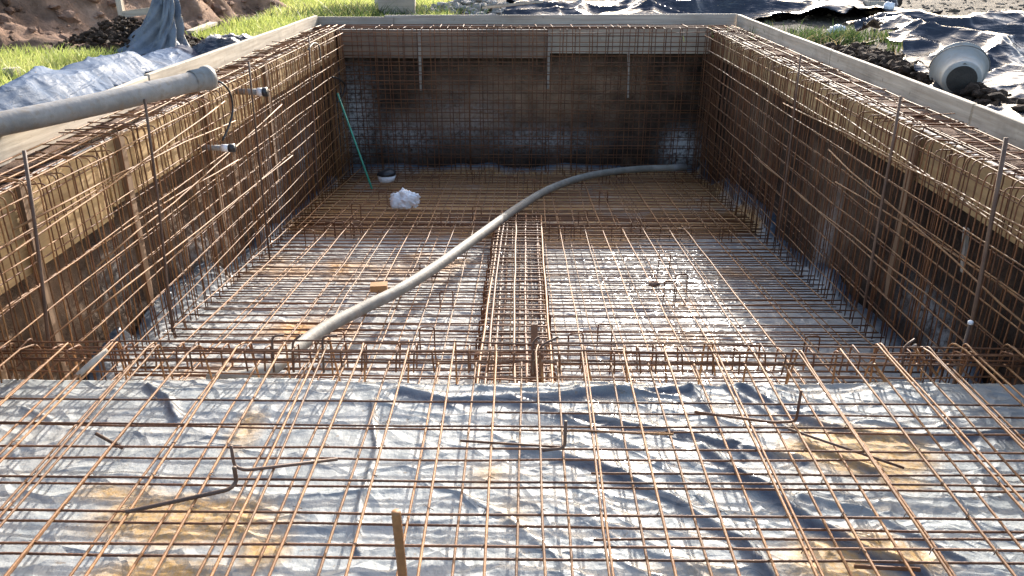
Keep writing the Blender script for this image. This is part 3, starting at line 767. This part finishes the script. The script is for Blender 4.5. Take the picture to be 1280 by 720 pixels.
def lump(name, c, size, mat, seed, amp, label, cat, nu=26, nv=18, flat=.0, k=3.0):
    u = np.linspace(0, 2*np.pi, nu); v = np.linspace(0, np.pi, nv); UU, VV = np.meshgrid(u, v)
    x = np.cos(UU)*np.sin(VV); y = np.sin(UU)*np.sin(VV); z = np.cos(VV)
    n = fbm(x*k+10, y*k+z*k*.7+10, seed, 3)-.5; n2 = ridged(x*k+z*2+5, y*k-z+5, seed+3, 2, 2)-.5
    n3 = ridged(x*k*1.8+z*3, y*k*1.8-z*2, seed+7, 3, 3)-.4
    r = 1+n*amp*1.9+n2*amp*.7+n3*amp*.45
    r[:, -1] = r[:, 0]
    P = np.stack([c[0]+x*r*size[0], c[1]+y*r*size[1], c[2]+np.maximum(z*r, -.55)*size[2]], -1)
    o = grid_mesh(name, P, mat); return tag(o, label, cat) if label else o
p = atfloor(507, 258, .13)
lump('plastic_bag', (p.x-.01, p.y, p.z+.055), (.125, .09, .10), M['bag'], 5, .38, 'crumpled white plastic bag lying on the floor mat', 'bag', 90, 60)
p = atfloor(483, 226, .13)
root = empty('tub', p, 'small white tub with a dark lid on the floor mat, beyond the white bag', 'tub')
MB().tube([p, p+Vector((0, 0, .005)), p+Vector((.005, 0, .07))], [.08, .085, .10], 20).build('tub_body', M['white'], root)
MB().tube([p+Vector((.005, 0, .071)), p+Vector((.005, 0, .095)), p+Vector((.0, .0, .115))], [.105, .10, .06], 20).build('lid', M['black'], root)
p = atfloor(474, 362, .13)
mb = MB(); mb.box((p.x, p.y, p.z+.02), (.105, .06, .04), Matrix.Rotation(.1, 3, 'Z'), .004); tag(mb.build('wood_block', M['block'], smooth=False), 'small orange brown block on the floor mat beside the hose', 'block')
p = atfloor(818, 357, .12)
lump('mud_clod', (p.x, p.y, p.z+.01), (.035, .03, .02), M['mound'], 8, .3, 'small dark clod on the right part of the floor mat', 'clod')

# stakes and slats hanging on the walls
def slat(pa, pb, label, Y=None, X=None, w_=.03):
    A = at(*pa, Y=Y, X=X); B = at(*pb, Y=Y, X=X); c = (A+B)/2; h = (A-B).length; mb = MB()
    n = 6
    for i in range(n+1):
        t = i/n; q = A.lerp(B, t); ww = w_*(1-.35*t**3)
        for (a, b) in ((-1, -1), (1, -1), (1, 1), (-1, 1)): mb.v.append((q.x+a*ww/2*(1 if Y else .5), q.y+b*ww/2*(.5 if Y else 1), q.z))
    for i in range(n):
        for j in range(4): mb.f.append((i*4+j, i*4+(j+1) % 4, i*4+4+(j+1) % 4, i*4+4+j))
    mb.f += [(3, 2, 1, 0), tuple(n*4+j for j in range(4))]
    tag(mb.build('peg', M['stick_white'], smooth=False), label, 'peg', 'pale pegs hanging on the pit walls')
slat((524, 40), (526, 113), 'pale peg hanging on the brown plank of the far wall', Y=9.28, w_=.032)
slat((686, 35), (685, 111), 'pale peg hanging where the two far planks meet', Y=9.28, w_=.034)
slat((786, 40), (785, 122), 'brownish peg hanging on the pale far plank', Y=9.28, w_=.026)
slat((1085, 225), (1081, 255), 'small pale peg halfway along the right cage', X=2.1, w_=.03)
slat((1208, 285), (1203, 340), 'larger pale peg low on the right cage, near the camera', X=2.1, w_=.032)

# ------------------------------------------------------------------ tarpaulins outside
def tarp(name, xr, yr, hf, mat, label, n=(180, 180), inside=None, fold=.3, seed=1, dust=.06):
    x = np.linspace(*xr, n[0]); y = np.linspace(*yr, n[1]); X, Y = np.meshgrid(x, y)
    Z = hf(X, Y)
    P = np.stack([X+(fbm(X*3, Y*3, seed)-.5)*.12, Y+(fbm(X*3+5, Y*3, seed+2)-.5)*.12, Z], -1)
    keep = None
    if inside is not None:
        m = inside(X, Y) > 0; keep = m[:-1, :-1] & m[1:, 1:] & m[1:, :-1] & m[:-1, 1:]
    F = sstep(.55, .7, fbm(X*2, Y*2, seed+4)+fold-.3)
    o = grid_mesh(name, P, mat, {'dirt': sstep(.6, .8, fbm(X*1.5, Y*1.5, seed+6))*.2-.25, 'fold': F, 'dust': dust*fbm(X*2, Y*2, seed+8)}, keep=keep)
    sol = o.modifiers.new('thickness', 'SOLIDIFY'); sol.thickness = .004
    return tag(o, label, 'tarpaulin')
# left: bundled along the board and pulled up over a post at its far end
def cxl(Y): return -2.74-.115*(Y-4)+.05*np.sin(Y*1.7)
def hf_left(X, Y):
    u = (X-cxl(Y))/.24
    r = np.exp(-np.abs(u)**3*1.2)
    tail = 1-.65*sstep(5.4, 6.9, Y)
    h = .585+.22*tail*r*(.75+.5*fbm(Y*1.3, X*0+1, 201))
    wx = X*3.4+.9*fbm(X*1.5, Y*1.1, 203)+Y*.35
    h += ridged(wx, Y*.75, 205, 2, 3)*.06*(.2+r)*tail
    h += ridged(X*5+Y*1.2, Y*1.9-X, 207, 2, 3)*.035*r
    return h
def in_left(X, Y): return (.25+.09*(fbm(Y*1.5, Y*0+3, 209)-.5)*2-np.abs(X-cxl(Y)))*(Y < 7.5)
tarp('tarpaulin', (-4.2, -2.42), (1.8, 7.8), hf_left, M['tarp_bundle'], 'silver blue tarpaulin bundled along the left rim board, behind the thick pipe', (150, 420), in_left, .25, 210, .0)
apex = Vector((-3.42, 8.0, 1.34))
nu, nv = 200, 90; th = np.linspace(0, 2*np.pi, nu); v = np.linspace(0, 1, nv); TH, V = np.meshgrid(th, v)
def crease(a, n, k): return 1-np.abs(np.mod(a*n/(2*np.pi), 1)*2-1)**k
lob = .55*crease(TH+.35*np.sin(V*3), 5, 1.4)+.35*crease(TH+.5-.3*V, 9, 1.3)+.2*crease(TH+1.1*V, 17, 1.2)-.55
rad = .06+V**1.3*(.12+.06*np.cos(TH-math.pi*1.1))+V**5*.13+lob*(.05+.16*V)
P = np.stack([apex.x+np.cos(TH)*rad-.06*V*V+.05*np.sin(V*4), apex.y+np.sin(TH)*rad*.9-.06*V, apex.z-V*(apex.z-.585)+(fbm(TH*2, V*5, 3)-.5)*.04*V], -1)
P[:, -1] = P[:, 0]
o = grid_mesh('tarpaulin', P, M['tarp_silver'], {'dirt': P[..., 0]*0, 'fold': sstep(.1, .45, -lob)*.35*V, 'dust': P[..., 0]*0+.35})
tag(o, 'pale blue tarpaulin pulled up to a peak beside the grass', 'tarpaulin')
def hf_b1(X, Y):
    e = sstep(1.0, .3, np.hypot((X+2.75)/.45, (Y-7.7)/.5))
    return .58+.14*e+ridged(X*4, Y*3, 231, 3, 2)*.10*e
tarp('tarpaulin', (-3.2, -2.45), (7.2, 8.35), hf_b1, M['tarp_black'], 'dark end of tarpaulin at the foot of the peaked one, touching the left board', (90, 90), lambda X, Y: 1.0-np.hypot((X+2.8)/.36, (Y-7.7)/.5)+(fbm(X*4, Y*4, 233)-.5)*.5, .3, 235)
# right: black sheet with sharp silver creases behind the bucket
def hf_r(X, Y):
    wx = X+fbm(X*1.2, Y*1.2, 241)*.8; wy = Y+fbm(X*1.2+4, Y*1.2, 243)*.8
    far = sstep(5.2, 7.0, Y)
    return .59+ridged(wx*.9+wy*.3, wy*1.5-wx*.3, 245, 2, 2.0)*.22*(.4+.7*far)+ridged(wx*2.2+wy, wy*2.6, 247, 1, 3)*.04+.17*far
def in_r(X, Y): return np.minimum(np.minimum(X-2.62-.35*sstep(4.8, 6.6, Y), 6.6-X), np.minimum(Y-3.2, 7.75-Y+.15*np.sin(X*3)))+(fbm(X*2.5, Y*2.5, 249)-.5)*.35
tarp('tarpaulin', (2.5, 6.7), (3.1, 8.0), hf_r, M['tarp_black'], 'glossy black tarpaulin with bright creases behind the bucket', (320, 330), in_r, .0, 250)
def hf_f(X, Y):
    wx = X+fbm(X*.9, Y*.9, 261)*1.0; wy = Y+fbm(X*.9+4, Y*.9, 263)*1.0
    e = sstep(0, .5, np.minimum(Y-10.1, 12.8-Y))
    return .58+ridged(wx*.7, wy*1.1, 265, 2, 1.6)*.30*e+ridged(wx*1.8+wy, wy*2.4, 267, 1, 3)*.04
def in_f(X, Y): return np.minimum(np.minimum(X+.35-(Y-10)*.1, 5.3-X), np.minimum(Y-10.25-.12*np.maximum(0, X-1.5), 13.0-Y))+(fbm(X*2, Y*2, 269)-.5)*.5
tarp('tarpaulin', (-.7, 5.7), (9.95, 13.2), hf_f, M['tarp_black'], 'dark blue black tarpaulin heaped beyond the far rim board', (320, 200), in_f, .0, 270)

# ------------------------------------------------------------------ bucket lying on its side
bc = at(1200, 92, z=.76); ax = Vector((-.36, -.93, -.12)).normalized()
root = empty('bucket', (bc.x, bc.y, .64), 'grey cement bucket lying on its side on the black tarpaulin, soiled bottom forward', 'bucket')
L = .26; A = bc-ax*L*.5; B = bc+ax*L*.5
MB().tube([A+ax*.05, A-ax*.0, A-ax*.002, A+ax*.012, A+ax*.014, B-ax*.002, B+ax*.02, B+ax*.021, B-ax*.0], [.155, .160, .178, .180, .165, .118, .112, .100, .098], 40, cap=True).build('bucket_body', M['bucket'], root)
MB().tube([B+ax*.004, B+ax*.016, B+ax*.024], [.0985, .0985, .085], 28).build('dried_mortar', M['mortar'], root)
side = ax.cross(Vector((0, 0, 1))).normalized(); upv = side.cross(ax).normalized()
hp = [A+ax*.02+side*.183*math.cos(a)+(ax*.06+upv*.172)*math.sin(a) for a in np.linspace(0, math.pi, 18)]
MB().tube(hp, .0035, 6).build('handle', M['wiregrey'], root)

# ------------------------------------------------------------------ heap of soil at the left, clods, rubble
def mound_e(x, y): return 1-np.hypot((x+7.6)/4.0, (y-10.9)/5.7)
x = np.linspace(-13, -3.4, 330); y = np.linspace(6.3, 19, 360); X, Y = np.meshgrid(x, y)
cxm = -7.9; e = mound_e(X, Y); e = e+(fbm(X*.8, Y*.8, 301)-.5)*.45
Hm = sstep(0, .95, e)*3.0
Z = .52+Hm+(fbm(X*1.6, Y*1.6, 303, 5)-.5)*.35*sstep(0, .15, e)+ridged(X*3.5, Y*3.5, 305, 3, 1.5)*.10*sstep(0, .2, e)-.08*(e < 0)
keepm = (e > -.05); k4 = keepm[:-1, :-1] | keepm[1:, 1:]
o = grid_mesh('earth_mound', np.stack([X+(fbm(X*4, Y*4, 307)-.5)*.15, Y+(fbm(X*4, Y*4, 309)-.5)*.15, Z], -1), M['mound'], {'lime': Z*0, 'pale': Z*0+.2}, keep=k4)
tag(o, 'brown mound of dug soil at the upper left', kind='structure')
def mound_h(xx, yy):
    i = np.clip(((xx+13)/9.6*329).astype(int), 0, 329); j = np.clip(((yy-6.3)/12.7*359).astype(int), 0, 359); return Z[j, i]
ICO = None
def clods(name, pts, rs, mat, label, kind, seed=0, cat=None):
    """a scatter of broken lumps in one mesh"""
    t = (1+5**.5)/2
    V0 = np.array([(-1, t, 0), (1, t, 0), (-1, -t, 0), (1, -t, 0), (0, -1, t), (0, 1, t), (0, -1, -t), (0, 1, -t), (t, 0, -1), (t, 0, 1), (-t, 0, -1), (-t, 0, 1)])/1.9
    F0 = [(0, 11, 5), (0, 5, 1), (0, 1, 7), (0, 7, 10), (0, 10, 11), (1, 5, 9), (5, 11, 4), (11, 10, 2), (10, 7, 6), (7, 1, 8), (3, 9, 4), (3, 4, 2), (3, 2, 6), (3, 6, 8), (3, 8, 9), (4, 9, 5), (2, 4, 11), (6, 2, 10), (8, 6, 7), (9, 8, 1)]
    rs_ = np.random.RandomState(seed); vv = []; ff = []
    for p, r in zip(pts, rs):
        b = len(vv); q = V0*(1+rs_.uniform(-.3, .3, (12, 1)))*np.array([r*rs_.uniform(.7, 1.3), r*rs_.uniform(.7, 1.3), r*rs_.uniform(.5, .9)])
        a = rs_.uniform(0, 6.28); c, s = math.cos(a), math.sin(a); q = np.stack([q[:, 0]*c-q[:, 1]*s, q[:, 0]*s+q[:, 1]*c, q[:, 2]], 1)+np.array(p)
        vv += [tuple(k) for k in q]; ff += [tuple(b+i for i in f) for f in F0]
    me = bpy.data.meshes.new(name); me.from_pydata(vv, [], ff); me.update(); o = link(name, me, mat, smooth=False); tag(o, label, cat, kind=kind); return o
n = 2600; xx = RS.uniform(-9, -3.6, n); yy = RS.uniform(6.8, 14, n); ee = mound_e(xx, yy)
ok = ee > -.12; xx, yy = xx[ok], yy[ok]; zz = np.maximum(mound_h(xx, yy), ground_h(xx, yy)); rr = np.random.RandomState(2).gamma(1.6, .018, len(xx))+.008
clods('soil_clods', list(zip(xx, yy, zz)), np.minimum(rr, .11), M['mound'], 'loose clods strewn on the soil mound', 'stuff', 3)
# dark heap of torn turf at the foot of the mound
n = 900; xx = -3.95+RS.normal(0, .34, n); yy = 8.3+RS.normal(0, .33, n); hh = .30*np.exp(-(((xx+3.95)/.5)**2+((yy-8.3)/.5)**2))
clods('turf_clods', list(zip(xx, yy, ground_h(xx, yy)+hh*RS.uniform(.3, 1, n))), RS.uniform(.008, .035, n), M['earth'], 'dark heap of torn up turf in front of the mound', 'stuff', 5)
# dark crumbly soil beside the right tarpaulin
n = 1100; tt = RS.uniform(0, 1, n); xx = 2.72+tt*.15+np.abs(RS.normal(0, .2, n)); yy = 7.2-tt*2.0+RS.normal(0, .2, n); hh = .15*np.exp(-((xx-2.9)/.3)**2)
clods('soil_clods', list(zip(xx, yy, ground_h(xx, yy)+hh*RS.uniform(.2, 1, n))), RS.uniform(.01, .05, n), M['earth'], 'dark crumbly soil between the right board and the black tarpaulin', 'stuff', 6)
# stones on the bare ground right, rubble heap beyond the far board
n = 2500; xx = RS.uniform(2.6, 12, n); yy = RS.uniform(7.5, 17, n)
clods('gravel', list(zip(xx, yy, ground_h(xx, yy))), RS.gamma(1.5, .008, n)+.005, M['ground'], 'small stones scattered over the bare ground at the right', 'stuff', 7)
n = 700; xx = -.7+RS.normal(0, .55, n); yy = 11.6+RS.normal(0, .4, n); hh = .22*np.exp(-(((xx+.7)/.7)**2+((yy-11.6)/.5)**2))
clods('rubble', list(zip(xx, yy, ground_h(xx, yy)+hh*RS.uniform(.3, 1, n))), RS.uniform(.015, .07, n), M['rubble'], 'heap of pale rubble beyond the far rim board', 'stuff', 8)

# ------------------------------------------------------------------ grass and weeds
def blades(name, xx, yy, zz, hmin, hmax, width, mat, label, kind='stuff', lean=.5, seed=1, cat=None):
    r = np.random.RandomState(seed); n = len(xx); h = r.uniform(hmin, hmax, n)*(.6+.8*fbm(xx*1.5, yy*1.5, 401)); a = r.uniform(0, 2*np.pi, n); la = r.uniform(0, 2*np.pi, n); lm = h*r.uniform(.1, lean, n)
    wx = np.cos(a)*width/2; wy = np.sin(a)*width/2; bx = np.cos(la)*lm; by = np.sin(la)*lm
    B = np.stack([xx, yy, zz], 1); W = np.stack([wx, wy, wx*0], 1); Md = np.stack([bx*.35, by*.35, h*.55], 1); T = np.stack([bx, by, h], 1)
    V = np.stack([B-W, B+W, B+Md+W*.75, B+Md-W*.75, B+T], 1).reshape(-1, 3)
    i = np.arange(n)[:, None]*5
    q = (i+np.array([0, 1, 2, 3])).astype(np.int32); t = (i+np.array([3, 2, 4])).astype(np.int32)
    me = bpy.data.meshes.new(name); me.vertices.add(n*5); me.vertices.foreach_set('co', V.reshape(-1).astype(np.float32))
    li = np.concatenate([q.reshape(-1), t.reshape(-1)]); me.loops.add(len(li)); me.loops.foreach_set('vertex_index', li)
    me.polygons.add(2*n); me.polygons.foreach_set('loop_start', np.concatenate([np.arange(n)*4, 4*n+np.arange(n)*3]).astype(np.int32))
    me.update(calc_edges=True)
    at_ = me.attributes.new('rnd', 'FLOAT', 'POINT'); at_.data.foreach_set('value', np.repeat(np.clip(r.uniform(0, 1, n)*.6+.5*fbm(xx*.8, yy*.8, 403), 0, 1), 5).astype(np.float32))
    o = link(name, me, mat, smooth=False); tag(o, label, cat, kind=kind); return o
n = 120000; xx = RS.uniform(-8.5, -.9, n); yy = RS.uniform(6.0, 17, n)
em = mound_e(xx, yy); f = fbm(xx*.9, yy*.9, 405)
ok = (em < -.03) & (xx < -2.46) | ((yy > 9.9) & (xx < -1.2+f) & (em < -.03))
ok &= ~((xx > -3.7) & (yy < 8.2)) & ~(np.hypot(xx+4.0, yy-8.3) < .8) & (RS.uniform(0, 1, n) < .35+1.2*f)
xx, yy = xx[ok], yy[ok]
blades('grass', xx, yy, ground_h(xx, yy)-.01, .05, .15, .011, M['grass'], 'sunlit green grass beyond the left rim board', lean=.9, seed=2)
n = 9000; xx = RS.uniform(-5.6, -3.3, n); yy = RS.uniform(4.2, 7.4, n); ok = (xx < -3.25-.115*(yy-4)) & (mound_e(xx, yy) < .0); xx, yy = xx[ok], yy[ok]
blades('grass', xx, yy, ground_h(xx, yy)-.01, .05, .14, .010, M['grass'], 'patch of grass between the soil mound and the silver tarpaulin', seed=3, lean=.9)
n = 3800; a = RS.normal(0, 1, n); xx = 3.5+a*.5+RS.normal(0, .1, n); yy = 8.7+RS.normal(0, .42, n)-.2*a; kk = fbm(xx*3, yy*3, 431) > .47; xx, yy = xx[kk], yy[kk]
blades('weeds', xx, yy, ground_h(xx, yy)-.01, .04, .17, .012, M['weeds'], 'green weeds growing behind the far right rim board', seed=4, lean=1.0)
n = 3000; xx = -1.9+RS.normal(0, .5, n); yy = 11.2+RS.normal(0, .35, n)
blades('weeds', xx, yy, ground_h(xx, yy)-.01, .08, .25, .016, M['weeds'], 'weeds and leaves at the foot of the far wooden posts', seed=5, lean=1.0)
n = 260; xx = RS.uniform(2.7, 3.3, n); yy = RS.uniform(7.0, 9.2, n)
blades('straw', xx, yy, ground_h(xx, yy)+.01, .04, .12, .006, M['straw'], 'dry straw strewn behind the right rim board', seed=6, lean=3.0)

# ------------------------------------------------------------------ posts, wire mesh, bits and pieces
def squarepost(mbx, A, h, w_, tilt=(0, 0)):
    A = Vector(A); T = A+Vector((tilt[0], tilt[1], h)); b = len(mbx.v)
    for q in (A, T):
        for (i, j) in ((-1, -1), (1, -1), (1, 1), (-1, 1)): mbx.v.append((q.x+i*w_/2+U(-.002, .002), q.y+j*w_/2, q.z+U(-.004, .004)))
    mbx.f += [tuple(b+i for i in f) for f in ((3, 2, 1, 0), (4, 5, 6, 7), (0, 1, 5, 4), (1, 2, 6, 5), (2, 3, 7, 6), (3, 0, 4, 7))]; return mbx
p = at(159, 52, z=.6)
root = empty('wooden_post', p, 'weathered wooden post with a pale crosspiece in front of the soil mound', 'post')
squarepost(MB(), (p.x, p.y, .5), 1.1, .055, (-.01, 0)).build('post', M['stick'], root, smooth=False)
A = at(154, 18, Y=p.y-.05); B = at(192, 13, Y=p.y-.05)
rot = (B-A).to_track_quat('X', 'Z').to_matrix(); mb = MB(); mb.box((A+B)/2, ((B-A).length, .03, .065), rot); mb.build('crosspiece', M['plank_x'], root, smooth=False)
for (px, lb) in ((473, 'left one of two wooden posts beyond the far rim board'), (517, 'right one of two wooden posts beyond the far rim board')):
    q = at(px, 18, z=.6); mb = squarepost(MB(), (q.x, q.y, .5), .8, .07); tag(mb.build('wooden_post', M['stick'], smooth=False), lb, 'post', 'wooden posts beyond the far board')
A = at(478, 11, z=.75); B = at(515, 9, z=.75); mb = MB(); mb.box(((A.x+B.x)/2, A.y+.08, .72), ((B-A).length*1.1, .03, .30)); tag(mb.build('panel', M['board_x'], smooth=False), 'dull wooden panel between the two far posts', 'panel')
A = at(238, 40, z=.63); B = at(267, 29, z=.66); mb = MB(); rot = (B-A).to_track_quat('X', 'Z').to_matrix(); mb.box((A+B)/2, ((B-A).length, .10, .03), rot); tag(mb.build('plank', M['stick'], smooth=False), 'short pale plank lying in the grass by the peaked tarpaulin', 'plank')
q = at(18, 100, z=.6); mb = squarepost(MB(), (q.x, q.y, .5), .19, .09); tag(mb.build('wooden_peg', M['stick'], smooth=False), 'stubby pale wooden peg behind the silver tarpaulin', 'peg')
root = empty('wire_mesh', at(255, 14, z=.6), 'thin wire mesh panel standing in the grass', 'wire mesh')
y = at(255, 14, z=.6).y; x0 = at(222, 8, Y=y).x; x1 = at(297, 8, Y=y).x; mb = MB()
for i in range(12): mb.tube([(x0+(x1-x0)*i/11, y, .6), (x0+(x1-x0)*i/11, y+.02, 1.15)], .0035, 4)
for i in range(5): mb.tube([(x0, y, .66+i*.11), (x1, y, .66+i*.11)], .003, 4)
mb.build('mesh', M['wiregrey'], root)
for f in (.72, .9, 1.0):
    MB().tube([(x0+(x1-x0)*f, y-.03, .58), (x0+(x1-x0)*f+.01, y-.03, 1.3)], .008, 5).build('rod', M['rust'], root)
# plank on the far tarpaulin
A = at(612, 9, z=.82); B = at(668, 3, z=.95); mb = MB(); rot = (B-A).to_track_quat('X', 'Z').to_matrix(); mb.box((A+B)/2, ((B-A).length*1.2, .09, .025), rot); tag(mb.build('plank', M['stick'], smooth=False), 'pale plank resting on the left end of the far tarpaulin', 'plank')
# crate and sack at the end of the far tarpaulin
q = at(1090, 18, z=.6)
root = empty('crate', (q.x, q.y, .6), 'small pale wooden crate at the right end of the far tarpaulin', 'crate')
mb = MB(); mb.box((q.x, q.y, .61), (.20, .22, .02)); mb.build('bottom', M['stick'], root, smooth=False)
for (dx, dy, sx, sy) in ((-.10, 0, .015, .22), (.10, 0, .015, .22), (0, -.11, .185, .015), (0, .11, .185, .015)):
    mb = MB(); mb.box((q.x+dx, q.y+dy, .70), (sx, sy, .16)); mb.build('side', M['stick'], root, smooth=False)
q = at(1112, 14, z=.6)
lump('sack', (q.x, q.y, .72), (.14, .11, .14), M['black'], 15, .3, 'black sack beside the pale crate', 'sack')
q = at(1107, 9, z=.74); lump('plastic_bag', (q.x, q.y-.1, q.z+.01), (.07, .05, .06), M['bag'], 17, .35, 'white crumpled scrap of plastic resting against the black sack', 'bag')
q = at(1045, 46, z=.62); lump('plastic_scrap', (q.x, q.y, q.z+.04), (.10, .07, .07), M['bag'], 19, .45, 'white plastic scrap among the weeds behind the right rim board', 'plastic scrap')
